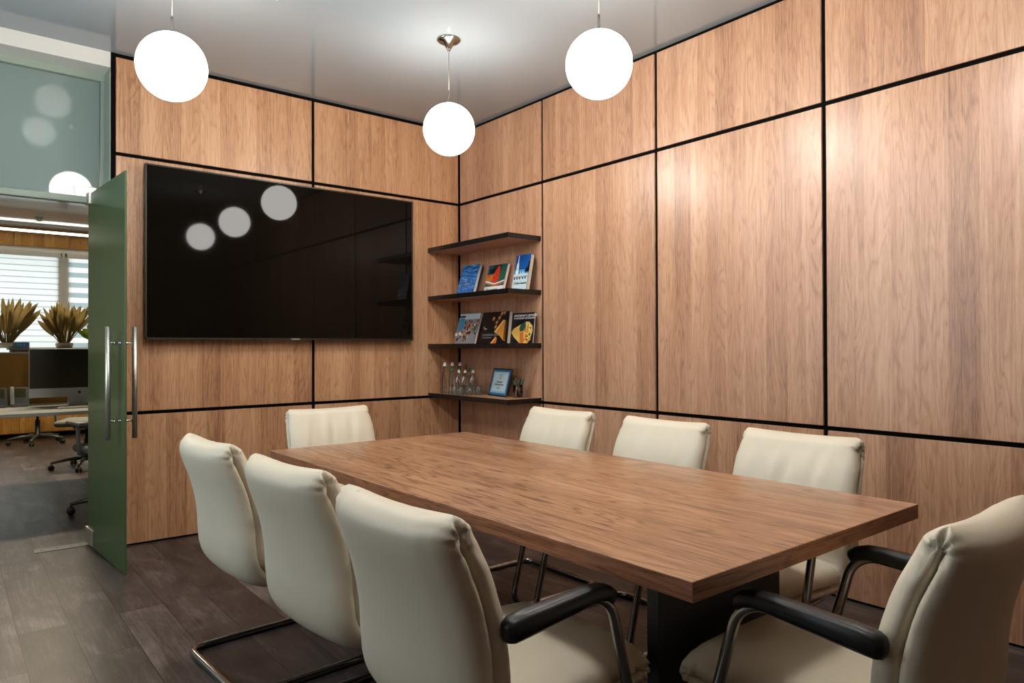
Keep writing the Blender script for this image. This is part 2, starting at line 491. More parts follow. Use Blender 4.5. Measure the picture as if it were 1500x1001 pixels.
# ---------------------------------------------------------------- office shell
m = MB(); m.box(XL_OFF, XR_OFF, .3, Y_OFF, ZO, ZO + .1); struct(m.build('ceiling', M_ceiling))
m = MB()
for x0, x1, z0, z1 in ((XL_OFF, XR_OFF, 0, 1.02), (XL_OFF, XR_OFF, 2.62, ZO), (XL_OFF, -3.9, 1.02, 2.62), (-1.995, -1.955, 1.02, 2.62), (-.2, XR_OFF, 1.02, 2.62)):
    m.box(x0, x1, Y_OFF - .1, Y_OFF + .1, z0, z1)
struct(m.build('wall_far', M_white))
m = MB(); m.box(XL_OFF - .2, XL_OFF, .24, Y_OFF + .1, 0, ZO + .1); struct(m.build('wall_west', M_white))
m = MB(); m.box(XR_OFF, XR_OFF + .2, .2, Y_OFF + .1, 0, ZO + .1); m.box(.2, XR_OFF + .2, .0, .2, 0, ZO + .1); struct(m.build('wall_east', M_white))
m = MB(); m.box(XL_OFF, XL, .0, .3, 0, ZO + .1); struct(m.build('wall_south', M_white))
# wood cladding above the windows
m = MB()
for k in range(9): x0 = -5.3 + k * .68; m.bbox(x0 + .004, x0 + .676, Y_OFF - .13, Y_OFF - .1, 2.69, ZO, .002, 1)
struct(m.build('trim_5', M_officewood))
for i, (x0, x1, mt) in enumerate([(-3.9, -1.995, M_blind), (-1.955, -.2, M_zebra)]):
    w = empty('window_2' if i == 0 else 'window_4', ((x0 + x1) / 2, Y_OFF - .1, 1.02)); struct(w)
    hw = (x1 - x0) / 2
    b = MB()
    for q in ((-hw, -hw + .05, 0, 1.6), (hw - .05, hw, 0, 1.6), (-hw, hw, 0, .05), (-hw, hw, 1.55, 1.6)): b.box(q[0], q[1], .03, .09, q[2], q[3])
    b.build('window_frame', M_white, w)
    b = MB(); b.box(-hw + .05, hw - .05, .055, .063, .05, 1.55); b.build('pane', M_pane, w)
    b = MB(); b.box(-hw + .04, hw - .03, .008, .012, .02, 1.54); b.build('blind', mt, w)
    b = MB(); b.bbox(-hw + .02, hw - .02, -.06, .02, 1.53, 1.60, .004, 1); b.build('blind_cassette', M_white, w)
    b = MB(); b.bbox(-hw - .02, hw + .02, -.12, .0, -.05, -.01, .004, 1); b.build('window_sill', M_white, w)

# ---------------------------------------------------------------- television
tv = empty('tv', (-1.452, -.05, 1.27))
tag(tv, 'large black flat screen television mounted on the panelled wall', 'television')
W2, HH = .949, 1.086
b = MB(); b.bbox(-W2, W2, -.036, .0, 0, HH, .004, 2)
b.build('casing', M_plastic, tv)
b = MB()
for q in ((-W2, W2, 0, .013), (-W2, W2, HH - .010, HH), (-W2, -W2 + .010, 0, HH), (W2 - .010, W2, 0, HH)):
    b.bbox(q[0], q[1], -.042, -.034, q[2], q[3], .0015, 1)
b.build('bezel', plain('dark_grey_bezel', rgb(58, 56, 52), .35, .6), tv)
b = MB(); b.box(-W2 + .009, W2 - .009, -.0385, -.036, .012, HH - .009); b.build('screen', M_screen, tv)
b = MB(); b.bbox(-.3, .3, .0, .05, .25, .85, .004, 1); b.build('wall_mount', M_plastic, tv)

def lettering(name, text, size, mat, parent, M, align='LEFT', bold=0.0):
    cu = bpy.data.curves.new(name + '_text', 'FONT')
    cu.body = text; cu.size = size; cu.align_x = align; cu.extrude = .0002; cu.offset = bold
    tmp = bpy.data.objects.new(name + '_tmp', cu); COL.objects.link(tmp)
    dg = bpy.context.evaluated_depsgraph_get()
    me = bpy.data.meshes.new_from_object(tmp.evaluated_get(dg))
    bpy.data.objects.remove(tmp); bpy.data.curves.remove(cu)
    me.transform(M)
    me.materials.clear()
    return link(name, me, mat, parent)
face_my = Matrix.Rotation(PI / 2, 4, 'X')                     # text facing -y, reading along +x
face_mx = Matrix.Rotation(-PI / 2, 4, 'Z') @ Matrix.Rotation(PI / 2, 4, 'X')   # facing -x, reading along -y
lettering('lettering', 'SAMSUNG', .0135, plain('logo_silver', rgb(210, 208, 200), .3, .4), tv, Matrix.Translation((0.0, -.0425, .0018)) @ face_my, 'CENTER', .0004)

# ---------------------------------------------------------------- pendant lamps
def make_pendant():
    r = empty('pendant_lamp')
    b = MB(); n = 24
    b.lathe([(.15 * math.sin(PI * k / n), -.529 - .15 * math.cos(PI * k / n)) for k in range(n + 1)], 40)
    # z range: -.679 .. -.379
    b.build('globe', M_globe, r)
    b = MB(); b.lathe([(0, -.30), (.006, -.302), (.007, -.36), (.012, -.366), (.03, -.376), (.034, -.384), (0, -.386)], 16); b.build('ferrule', M_nickel, r)
    b = MB(); b.tube([(0, 0, -.06), (0, 0, -.31)], .0022, 6); b.build('cord', plain('clear_cord', rgb(150, 146, 138), .4), r)
    b = MB(); b.lathe([(0, 0), (.068, 0), (.07, -.006), (.062, -.013), (.035, -.016), (.018, -.05), (.009, -.062), (.006, -.075), (0, -.075)], 28); b.build('canopy', M_nickel, r)
    return r
p0 = make_pendant()
spots = [(-1.061, -1.428, 'lit white globe pendant lamp hanging before the room corner, its ceiling canopy in view'),
         (-2.559, -1.416, 'lit white globe pendant lamp hanging beside the frosted transom, above the television corner'),
         (-1.062, -2.640, 'lit white globe pendant lamp hanging over the table before the tall wall panels'),
         (-2.559, -2.640, 'lit white globe pendant lamp, middle one of the row by the door'),
         (-1.062, -3.850, 'lit white globe pendant lamp over the near table end, mirrored in the television'),
         (-2.559, -3.850, 'lit white globe pendant lamp above the camera side of the row by the door')]
for i, (x, y, lb) in enumerate(spots):
    o = p0 if i == 0 else copy_tree(p0)
    o.location = (x, y, ZC)
    tag(o, lb, 'pendant lamp', 'globe pendant lamps')

# ---------------------------------------------------------------- table
TX0, TX1, TY0, TY1, TZ = -2.205, -1.122, -3.99, -1.67, .75
tb = empty('conference_table', ((TX0 + TX1) / 2, (TY0 + TY1) / 2, 0))
tag(tb, 'long rectangular oak veneer conference table with a black panel base', 'table')
hx, hy2 = (TX1 - TX0) / 2, (TY1 - TY0) / 2
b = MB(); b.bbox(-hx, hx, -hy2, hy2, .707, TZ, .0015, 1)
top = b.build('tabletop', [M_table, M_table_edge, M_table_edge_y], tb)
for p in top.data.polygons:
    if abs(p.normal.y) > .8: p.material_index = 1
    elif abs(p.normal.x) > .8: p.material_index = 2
for y in (-3.68, -2.0):
    b = MB(); b.bbox(-.292, .276, -.02, .02, 0, .707, .002, 1, M=Matrix.Translation((0, y - (TY0 + TY1) / 2, 0))); b.build('panel_leg', M_base, tb)
b = MB(); b.bbox(-.02, .02, -3.66 - (TY0 + TY1) / 2, -2.02 - (TY0 + TY1) / 2, .52, .707, .002, 1); b.build('stretcher_panel', M_base, tb)

# ---------------------------------------------------------------- chairs
def catmull(P, n):
    out = []
    P = [Vector(p) for p in P]
    Q = [P[0] * 2 - P[1]] + P + [P[-1] * 2 - P[-2]]
    for i in range(1, len(Q) - 2):
        for k in range(n):
            t = k / n
            a, b, c, d = Q[i - 1], Q[i], Q[i + 1], Q[i + 2]
            out.append(.5 * ((2 * b) + (c - a) * t + (2 * a - 5 * b + 4 * c - d) * t * t + (3 * b - a - 3 * c + d) * t ** 3))
    out.append(P[-1])
    return out

def cushion(name, spine, W, mat, parent, er0=.04, er1=.045, bow=0.0, hump=0.0, seam=-.02, pleat=.004, seed=1, crown=.0, waist=None, corner=.03, close0=False, fold=0.0):
    """two leather pads meeting in a side seam, lofted along a curve in the xz-plane.
    spine: (x, z, thickness); front normal = (tz,-tx)."""
    rnd = random.Random(seed)
    dense = catmull([(x, z, T) for x, z, T in spine], 24)
    L = [0.0]
    for a, b in zip(dense, dense[1:]): L.append(L[-1] + math.hypot(b.x - a.x, b.y - a.y))
    tot = L[-1]
    def at(s):
        s = max(0, min(tot, s))
        for i in range(len(L) - 1):
            if L[i + 1] >= s:
                t = (s - L[i]) / max(1e-9, L[i + 1] - L[i])
                p = dense[i].lerp(dense[i + 1], t)
                j0, j1 = max(0, i - 2), min(len(dense) - 1, i + 3)
                d = dense[j1] - dense[j0]
                d = Vector((d.x, d.y)).normalized()
                return p, d
    S = []
    for k in range(13): S.append(er0 * (1 - math.cos(k / 12 * PI / 2)))
    nmid = 34
    for k in range(1, nmid): S.append(er0 + (tot - er0 - er1) * k / nmid)
    for k in range(13): S.append(tot - er1 * (1 - math.sin(k / 12 * PI / 2)))
    half = [(k * .05, -.5) for k in range(11)] + [(.55, -.499), (.60, -.497), (.65, -.495)]
    lips = [(.072, -.492), (.053, -.472), (.037, -.435), (.024, -.385), (.013, -.32), (.006, -.25), (.002, -.18), (.001, -.12), (.004, -.072), (.010, -.038), (.020, -.014), (.030, -.003)]
    side = []
    for w, bb in half: side.append(('w', w, bb))
    for e, bb in lips: side.append(('e', e, bb))
    side.append(('e', .056, 0.0))
    for e, bb in reversed(lips): side.append(('e', e, -bb))
    for w, bb in reversed(half): side.append(('w', w, -bb))
    ph = [rnd.uniform(0, 6.28) for _ in range(6)]
    verts = []; n = None
    for s in S:
        p, d = at(s)
        nx, nz = d.y, -d.x
        T = p.z
        e0 = min(1, s / er0); e1 = min(1, (tot - s) / er1)
        k0 = math.sqrt(max(0, 1 - (1 - e0) ** 2)); k1 = math.sqrt(max(0, 1 - (1 - e1) ** 2))
        Tk = max(.003, T * k0 * k1)
        ck = corner
        q0 = max(0, 1 - s / ck); q1 = max(0, 1 - (tot - s) / ck)
        Wk = W - ck * .8 * (1 - math.sqrt(1 - max(q0, q1) ** 2))
        dend = min(tot - s, s + (0 if close0 else 1))
        g = max(0., min(1., (dend - .03) / .03)); g = g * g * (3 - 2 * g)
        if waist: Wk *= waist(s / tot)
        ring = []
        for sg in (1, -1):
            pts = side if sg == 1 else list(reversed(side))[1:-1]
            for typ, q, bb in pts:
                if typ == 'e' and abs(bb) < .2: q = q * g + .004 * (1 - g) * (1 - abs(bb) * 5)
                a = Wk * q if typ == 'w' else Wk - q
                r = a / Wk
                bv = bb * Tk
                if bb * 1.0 == 0.0 or True:
                    bv += seam * Tk * (1 - abs(bb) * 2)
                # crown of the pads
                if typ == 'w': bv += math.copysign(crown * (1 - r * r), bb) * min(k0, k1)
                if fold and bb > .4:
                    am = math.exp(-((tot - s - .17) / .10) ** 2) * (1 - abs(r) ** 4)
                    u_ = sg * a
                    bv += fold * am * (math.sin(62 * u_ + 2.2 * math.sin(11 * s + ph[3]) + ph[4]) + .6 * math.sin(104 * u_ - 14 * s + ph[5]))
                # pleats gathered around the two ends of the seam
                if typ == 'e' and pleat:
                    for (se, dirn) in ((.045, 1), (.045, 0)):
                        u = (tot - s - se) if dirn else (s - se)
                        dist = math.hypot(u, bv)
                        if dist < .10:
                            th = math.atan2(bv, u)
                            fall = math.exp(-(dist / .040) ** 2)
                            wv = .5 + .5 * math.cos(11 * th + ph[0] + sg)
                            a -= pleat * fall * (.35 + wv) * (1 if dist > .006 else .4)
                # soft side wrinkles
                if typ == 'e': a += .0012 * math.sin(s * 95 + bb * 9 + ph[1]) * math.sin(s * 37 + ph[2])
                off = bow * r * r
                x = p.x + nx * bv + off
                z = p.y + nz * bv
                if hump:
                    z += hump * (r * r) * max(0, (s / tot - .8) / .2)
                ring.append((x, sg * a, z))
        if n is None: n = len(ring)
        verts += ring
    fs = []
    R_ = len(S)
    for i in range(R_ - 1):
        for k in range(n):
            k2 = (k + 1) % n
            fs.append((i * n + k, (i + 1) * n + k, (i + 1) * n + k2, i * n + k2))
    # caps: bridge rear and front points (ring is symmetric right then left)
    ns = len(side)
    for base, flip in ((0, False), ((R_ - 1) * n, True)):
        right = [base + i for i in range(ns)]
        left = [base + 0] + [base + n - 1 - i for i in range(ns - 2)] + [base + ns - 1]
        for arr, fl in ((right, flip), (left, not flip)):
            i, j = 0, ns - 1
            while j - i > 1:
                q = (arr[i], arr[i + 1], arr[j - 1], arr[j]) if j - i > 2 else (arr[i], arr[i + 1], arr[j])
                fs.append(q if fl else tuple(reversed(q)))
                i += 1; j -= 1
    me = bpy.data.meshes.new(name)
    me.from_pydata(verts, [], fs)
    me.update()
    bm = bmesh.new(); bm.from_mesh(me); bmesh.ops.recalc_face_normals(bm, faces=bm.faces); bm.to_mesh(me); bm.free()
    o = link(name, me, mat, parent, smooth=True)
    return o

CH = .875
def make_chair():
    r = empty('conference_chair')
    back = [(.295, .405, .075), (.24, .396, .095), (.188, .408, .116), (.153, .450, .128), (.143, .51, .130), (.138, .58, .128), (.125, .655, .124), (.101, .735, .118), (.072, .80, .110), (.056, .840, .102), (.048, CH, .09)]
    cushion('backrest', back, .247, M_leather, r, .035, .046, bow=.020, hump=.008, seam=-.05, pleat=.014, seed=3, crown=.004, corner=.034, fold=.0024, waist=lambda t: 1.035 - .035 * t)
    seat = [(.675, .412, .098), (.62, .418, .105), (.54, .422, .106), (.44, .416, .104), (.34, .408, .10), (.24, .402, .098), (.17, .402, .09)]
    cushion('seat', seat, .25, M_leather, r, .052, .03, seam=-.1, pleat=.018, seed=5, crown=.006, corner=.034, close0=True)
    hw, tr = .272, .0135
    pts = [(.17, hw, .640), (.470, hw, .654), (.645, hw, tr), (.085, hw, tr), (.085, -hw, tr), (.645, -hw, tr), (.470, -hw, .654), (.17, -hw, .640)]
    b = MB(); b.tube(round_path(pts, [.085, .075, .06, .06, .075, .085], 9), tr, 12)
    b.tube([(.558, -hw, .33), (.558, hw, .33)], .011, 10)
    b.tube([(.30, -.2, .345), (.558, -.2, .33)], .009, 8); b.tube([(.30, .2, .345), (.558, .2, .33)], .009, 8)
    b.build('frame', M_tube, r)
    for sg in (-1, 1):
        # arm pad wraps the horizontal tube
        prof = [(.108, .648, .010, .012), (.113, .648, .020, .021), (.125, .650, .025, .026), (.16, .654, .0265, .027), (.22, .658, .026, .025), (.29, .663, .025, .023), (.345, .667, .0235, .0215), (.385, .667, .022, .020), (.412, .660, .0205, .019), (.43, .648, .019, .018), (.434, .642, .012, .012)]
        b = MB(); n = 14; vs = []; fs = []
        for i, (x, z, wy, hz) in enumerate(prof):
            tilt = 0 if i < 7 else -(i - 6) * .16
            for k in range(n):
                a = 2 * PI * k / n
                cy = math.copysign(abs(math.cos(a)) ** .7, math.cos(a)) * wy
                cz = math.copysign(abs(math.sin(a)) ** .7, math.sin(a)) * hz
                vs.append((x + .046 - cz * math.sin(tilt), sg * hw + cy, z - .005 + cz * math.cos(tilt)))
        for i in range(len(prof) - 1):
            for k in range(n):
                fs.append((i * n + k, i * n + (k + 1) % n, (i + 1) * n + (k + 1) % n, (i + 1) * n + k))
        fs.append(tuple(reversed(range(n)))); fs.append(tuple(range((len(prof) - 1) * n, len(prof) * n)))
        b.add(vs, fs, 0, True); b.build('armrest', M_armpad, r)
    return r
c0 = make_chair()
XB, XBR = -2.64, -.70
chairs = [((XB - .01, -3.475), 2, 'cream leather chair on the door side, nearest the camera, black arm in full view'),
          ((XB - .002, -2.82), 4.5, 'cream leather chair on the door side, middle of three seen from behind'),
          ((XB - .025, -2.115), 3, 'cream leather chair on the door side, closest to the glass door'),
          ((XBR, -2.07), 180, 'cream leather chair on the panel wall side, below the corner shelves'),
          ((XBR, -2.77), 180, 'cream leather chair on the panel wall side, middle of three facing the camera'),
          ((XBR, -3.43), 180, 'cream leather chair on the panel wall side, beside the near table corner'),
          ((-1.68, -1.06), -90, 'cream leather chair at the far table head, under the television'),
          ((-1.70, -4.415), 90, 'cream leather chair at the near table head, cropped by the picture edge')]
for i, ((x, y), rz, lb) in enumerate(chairs):
    o = c0 if i == 0 else copy_tree(c0)
    o.location = (x, y, 0); o.rotation_euler = (0, 0, math.radians(rz))
    tag(o, lb, 'chair', 'cream conference chairs around the table')

# ---------------------------------------------------------------- shelves
SHX, SHY = -.31, -1.033
tops = [2.018, 1.627, 1.243, .848]
shl = ['topmost black edged oak corner shelf, empty', 'black edged oak corner shelf carrying three books with blue and white covers',
       'black edged oak corner shelf carrying three books with dark covers', 'lowest black edged oak corner shelf with bottles, glasses and a certificate']
for z, lb in zip(tops, shl):
    s = empty('wall_shelf', (0, 0, z - .036))
    b = MB(); b.box(SHX + .003, -.0, SHY + .003, -.0, .0012, .0355); b.build('board', M_shelfwood, s)
    b = MB(); b.box(SHX, SHX + .003, SHY, 0, 0, .036); b.box(SHX, 0, SHY, SHY + .003, 0, .036); b.build('edge_band', M_blackedge, s)
    tag(s, lb, 'shelf', 'corner shelves')

def book(y0, y1, h, th, zs, lean, xb, label, art, cover, spine_m=None):
    """book leaning back on the wall, cover facing -x; local frame: x out of cover (negative = front), y across, z up"""
    r = empty('book', (xb, (y0 + y1) / 2, zs))
    r.rotation_euler = (0, lean, 0)
    w = (y1 - y0) / 2
    b = MB(); b.box(0, .002, -w, w, 0, h); b.box(th - .002, th, -w, w, 0, h); b.box(0, th, w - .002, w, 0, h); b.build('cover', cover, r)
    b = MB(); b.box(.002, th - .002, -w + .004, w - .002, .003, h - .003); b.build('pages', M_paper, r)
    mats = []; pm = MB(); idx = {}
    def mi(k):
        if k not in idx: idx[k] = len(mats); mats.append(M_water if k == 'water' else C[k])
        return idx[k]
    lay = [0]
    def P(k, pts):   # pts in (u from reading-left 0..1, v 0..1)
        lay[0] += 1
        x = -.0003 - .00004 * lay[0]
        pm.poly([(x, w - 2 * w * u, h * v) for u, v in pts], mi(k))
    def disc(k, cu, cv, ru, n=14, rv=None):
        rv = rv or ru * 2 * w / h
        P(k, [(cu + ru * math.cos(2 * PI * i / n), cv + rv * math.sin(2 * PI * i / n)) for i in range(n)])
    def R(k, u0, u1, v0, v1): P(k, [(u0, v0), (u1, v0), (u1, v1), (u0, v1)])
    texts = art(P, disc, R) or []
    pm.build('cover_print', mats, r)
    for tx, u, v, size, k in texts:
        lettering('lettering', tx, size, C[k], r, Matrix.Translation((-.0022, w - 2 * w * u, h * v)) @ face_mx, 'LEFT', .0003)
    tag(r, label, 'book', 'books standing on the corner shelves')
    return r
rb = random.Random(11)
def art_water(P, disc, R):
    R('water', 0, 1, 0, 1)
    P('tan', [(.40, .42), (.46, .38), (.42, .46), (.50, .52), (.44, .53), (.38, .47)])
    disc('tan', .45, .36, .05, 10)
def art_red(P, disc, R):
    R('teal', 0, 1, .22, 1); R('orange', 0, .6, .42, .66); R('green', .6, 1, .45, .9); R('ink', .25, .7, .82, .98); R('navy', .1, .4, .7, .86)
    for u, v, q in ((.56, .88, .07), (.55, .79, .10), (.52, .70, .13), (.5, .58, .18), (.5, .50, .16), (.12, .62, .06)): disc('red', u, v, q)
    for u, v, q in ((.48, .74, .03), (.58, .62, .035), (.42, .55, .03)): disc('darkred', u, v, q)
    P('white', [(0, .46), (.5, .34), (1, .44), (1, .40), (.5, .28), (0, .40)])
    P('orange', [(0, .41), (.5, .30), (1, .40), (1, .34), (.52, .24), (0, .36)])
    R('white', 0, 1, 0, .24)
    return [('XXI', .10, .10, .022, 'ink'), ('ювелирная', .30, .10, .018, 'ink')]
def art_tower(P, disc, R):
    R('sky', 0, 1, .4, 1); R('skylight', 0, 1, .4, .58)
    P('white', [(.10, .45), (.30, .45), (.28, .62), (.27, .74), (.24, .80), (.22, .99), (.18, .99), (.17, .80), (.13, .74), (.12, .62)])
    R('grey', .16, .20, .56, .66); P('navy', [(1, .5), (.72, .5), (.74, .58), (.9, .66), (.92, .8), (1, .8)])
    for u in (.42, .55, .66): P('white', [(u, .45), (u + .06, .45), (u + .03, .56)])
    R('ice', 0, 1, 0, .46); R('grey', 0, 1, .36, .39)
    for u in (.05, .22, .4, .6, .78): R('ink', u, u + .1, .31, .36)
    return [('XXI', .12, .17, .024, 'ink'), ('ювелирный', .34, .17, .018, 'ink')]
def art_street(P, disc, R):
    R('grey', 0, 1, 0, 1); R('ice', 0, 1, .8, .98); R('skylight', .04, .28, .42, .84); R('ink', 0, .3, .86, .92)
    ks = ['green', 'navy', 'red', 'tan', 'white', 'darkred', 'yellow', 'teal', 'green']
    for i in range(54):
        u, v = rb.uniform(.3, .95), rb.uniform(.32, .78); disc(rb.choice(ks), u, v, rb.uniform(.025, .06), 8)
    for i in range(30):
        u, v = rb.uniform(.02, .7), rb.uniform(.04, .36); disc(rb.choice(['darkred', 'white', 'ink', 'tan', 'orange']), u, v, rb.uniform(.03, .06), 7)
    R('grey', .66, 1, .04, .26)
def art_gold(P, disc, R):
    R('black', 0, 1, 0, 1)
    P('gold', [(.48, .36), (.62, .52), (.80, .74), (.92, .70), (.92, .08), (.84, .1), (.7, .24)])
    P('goldlight', [(.48, .36), (.80, .74), (.83, .72), (.55, .36)]); P('bronze', [(.86, .7), (.92, .70), (.92, .1), (.84, .12)])
    for u, v in ((.42, .78), (.55, .66), (.64, .8), (.52, .52), (.72, .93), (.82, .96)):
        P('bronze', [(u - .05, v - .06), (u + .03, v - .08), (u + .08, v + .03), (u + .02, v + .08), (u - .05, v + .04)])
        P('goldlight', [(u - .03, v - .03), (u + .02, v + .05), (u + .04, v + .04), (u, v - .03)])
    P('orange', [(.36, .0), (.56, .22), (.62, .16), (.58, .0)]); P('goldlight', [(.38, .0), (.55, .2), (.57, .18), (.44, .0)])
    return [('ЮВЕЛИРНОЕ ДЕЛО', .05, .24, .021, 'grey'), ('русское искусство', .05, .17, .012, 'grey'), ('И.', .07, .5, .015, 'white'), ('Золото', .07, .45, .012, 'white')]
def art_gem(P, disc, R):
    R('navy', 0, 1, 0, 1)
    P('yellow', [(-.0, .36), (.10, .48), (.42, .62), (.62, .70), (.78, .70), (.94, .56), (.97, .38), (.86, .1), (.78, .0), (.42, .0), (.14, .2)])
    for i in range(7): u = .06 + i * .05; P('gold', [(u, .30 - i * .015), (u + .02, .30 - i * .015), (u + .02, .44 + i * .015), (u, .44 + i * .015)])
    P('green', [(.42, .62), (.62, .70), (.66, .55), (.56, .40), (.40, .38), (.36, .5)])
    P('orange', [(.40, .36), (.56, .38), (.6, .0), (.42, .0)])
    for i in range(26): disc(rb.choice(['gold', 'orange', 'goldlight', 'green']), rb.uniform(.58, .9), rb.uniform(.06, .6), rb.uniform(.02, .05), 7)
    return [('ЮВЕЛИРАМ О ДИЗАЙНЕ', .08, .87, .0215, 'white'), ('ОТ АВТОРСКИХ ТЕХНОЛОГИЙ', .08, .79, .0155, 'white')]
z2, z3 = tops[1] + .0004, tops[2] + .0004
book(-.355, -.125, .262, .028, z2, .30, -.125, 'book with rippled blue water cover on the upper book shelf', art_water, C['blue'])
book(-.712, -.478, .232, .020, z2, .28, -.110, 'book with red domes over a white band, middle book of its shelf', art_red, C['white'])
book(-1.010, -.845, .268, .036, z2, .20, -.125, 'white and blue book showing a pale tower against blue sky', art_tower, C['navy'])
book(-.372, -.090, .258, .024, z3, .30, -.125, 'book with a busy colourful collage on a pale blue grey cover', art_street, C['ink'])
book(-.765, -.440, .244, .034, z3, .12, -.105, 'black book with gleaming gold shapes and small pale lettering', art_gold, C['black'])
book(-1.020, -.770, .226, .016, z3, .12, -.075, 'black book with a yellow gemstone under two white title lines', art_gem, C['navy'])

# certificate
zb = tops[3] + .0004
ce = empty('framed_certificate', (-.145, -.69, zb)); ce.rotation_euler = (0, .26, math.radians(-8))
cw, chh = .138, .214
b = MB(); b.bbox(.0, .014, -cw, cw, 0, chh, .002, 1); b.build('frame', C['black'], ce)
pm = MB()
pm.poly([(-.0004, cw - .011, .011), (-.0004, -cw + .011, .011), (-.0004, -cw + .011, chh - .011), (-.0004, cw - .011, chh - .011)], 0)
pm.poly([(-.0006, cw - .026, .026), (-.0006, -cw + .026, .026), (-.0006, -cw + .026, chh - .026), (-.0006, cw - .026, chh - .026)], 1)
pm.poly([(-.0007, cw - .04, .04), (-.0007, -cw + .04, .04), (-.0007, -cw + .04, chh - .034), (-.0007, cw - .04, chh - .034)], 2)
# shield-like tooth emblem
em = [(-.014, .172), (-.007, .175), (0, .170), (.007, .175), (.014, .172), (.016, .158), (.011, .146), (.009, .132), (.005, .132), (.003, .144), (0, .147), (-.003, .144), (-.005, .132), (-.009, .132), (-.011, .146), (-.016, .158)]
pm.poly([(-.0009, -u, v - .004) for u, v in em], 3); pm.poly([(-.0010, -u * .72, (v - .155) * .75 + .152) for u, v in em], 2)
pm.build('certificate_print', [C['blue'], C['paleblue'], C['ice'], C['ink']], ce)
for tx, v, sz in (('Общество', .104, .017), ('Меры доверия', .084, .017), ('МОСКВА', .058, .010)):
    lettering('lettering', tx, sz, C['ink'], ce, Matrix.Translation((-.0014, 0, v)) @ face_mx, 'CENTER', .0003)
b = MB(); b.bbox(.0, .005, -.03, .03, .03, .15, .001, 1, M=Matrix.Translation((.07, 0, 0)) @ Matrix.Rotation(-.36, 4, 'Y')); b.build('easel_back', C['black'], ce)
tag(ce, 'small certificate with tooth emblem in a black frame, standing on the lowest shelf', 'certificate')

# pen holder and pens
PX, PY = -.115, -.905
b = MB(); b.lathe([(0, 0), (.036, 0), (.036, .004), (.036, .092), (.034, .092), (.034, .005), (0, .005)], 24)
tag(b.build('pen_holder', mat_glass('smoky_clear_plastic', (.75, .78, .76, 1), .03, 1.3), None, (PX, PY, zb)), 'see-through cylindrical pen holder right of the framed certificate', 'pen holder')
M_pen = plain('teal_pen_plastic', rgb(16, 104, 86), .3); M_pendark = plain('dark_green_pen_plastic', rgb(10, 52, 48), .3)
pens = [((.016, .016), (.018, -.052), .150, M_pen, 'bright teal pen leaning far right in the holder'), ((.003, .022), (.004, -.030), .146, M_pendark, 'dark green pen leaning right, between two teal pens'),
        ((-.010, -.018), (-.012, .040), .130, M_pendark, 'dark pen leaning left over the certificate edge'), ((-.022, -.004), (-.028, -.010), .140, M_pen, 'teal pen standing nearly upright in the holder')]
for (bx, by), (tx, ty), L_, mt, lb in pens:
    a = Vector((PX + bx, PY + by, zb + .006)); d = Vector((tx - bx, ty - by, 0)); d.z = math.sqrt(max(.001, L_ ** 2 - d.x ** 2 - d.y ** 2)); d.normalize()
    r = empty('pen', a); q = d.to_track_quat('Z', 'Y'); r.rotation_mode = 'QUATERNION'; r.rotation_quaternion = q
    b = MB(); b.lathe([(0, 0), (.0015, .001), (.0045, .012), (.005, .02), (.005, L_ - .012), (.003, L_), (0, L_)], 10); b.build('barrel', mt, r)
    b = MB(); b.box(-.0015, .0015, .005, .0075, L_ - .045, L_ - .006); b.build('clip', M_chrome, r)
    tag(r, lb, 'pen', 'pens in the holder')

# bottles and tumblers
def make_bottle(h, r, cap_mat, cross):
    o = empty('water_bottle')
    b = MB(); b.lathe([(0, .001), (r * .8, 0), (r, .006), (r * 1.0, h * .22), (r * .93, h * .36), (r * .70, h * .56), (r * .46, h * .72), (r * .34, h * .80), (r * .33, h * .90), (0, h * .90)], 20); b.build('glass_body', M_glass, o)
    b = MB(); b.lathe([(r * .45, h * .88), (r * .46, h * .93), (r * .36, h * .94), (r * .30, h * .99), (r * .2, h), (0, h)], 14); b.build('cap', cap_mat, o)
    if cross:
        b = MB(); x = -r * .62
        M = Matrix.Translation((x - .004, 0, h * .62)) @ Matrix.Rotation(.32, 4, 'Y')
        b.box(-.001, .001, -.0035, .0035, -.025, .022, 0, M); b.box(-.001, .001, -.013, .013, -.002, .006, 0, M); b.build('label_cross', C['white'], o)
    return o
M_capw = plain('white_cap', rgb(236, 236, 230), .4); M_capg = plain('green_cap', rgb(18, 122, 62), .35)
bots = [(.245, .033, M_capw, 0, [(-.238, -.135), (-.165, -.135), (-.085, -.13)], ['tall clear bottle with white cap closest to the television wall', 'tall clear bottle with white cap, middle of the tall three', 'tall clear bottle with white cap, tucked in the shelf corner']),
        (.205, .027, M_capg, 0, [(-.232, -.225), (-.165, -.235), (-.09, -.26)], ['green capped clear bottle beside the tall bottle nearest the television', 'green capped clear bottle, middle of the green capped three', 'green capped clear bottle close to the panelled wall']),
        (.19, .026, M_capw, 1, [(-.205, -.285), (-.195, -.355), (-.16, -.415)], ['short bottle with white cross and white cap, first of its row from the television', 'short bottle with white cross and white cap, middle of the crossed three', 'short bottle with white cross and white cap, nearest the framed certificate'])]
for h, r, cm, cr, ps, lbs in bots:
    src = make_bottle(h, r, cm, cr)
    for i, ((x, y), lb) in enumerate(zip(ps, lbs)):
        o = src if i == 0 else copy_tree(src)
        o.location = (x, y, zb); tag(o, lb, 'bottle', 'water bottles on the lowest shelf')
def tumbler_mesh():
    b = MB(); b.lathe([(0, 0), (.026, 0), (.028, .004), (.033, .075), (.031, .075), (.0265, .010), (0, .009)], 20)
    for k in range(10):
        a = 2 * PI * k / 10
        b.tube([(.0285 * math.cos(a), .0285 * math.sin(a), .008), (.0315 * math.cos(a + .25), .0315 * math.sin(a + .25), .05)], .0025, 6)
    return b
tum0 = None
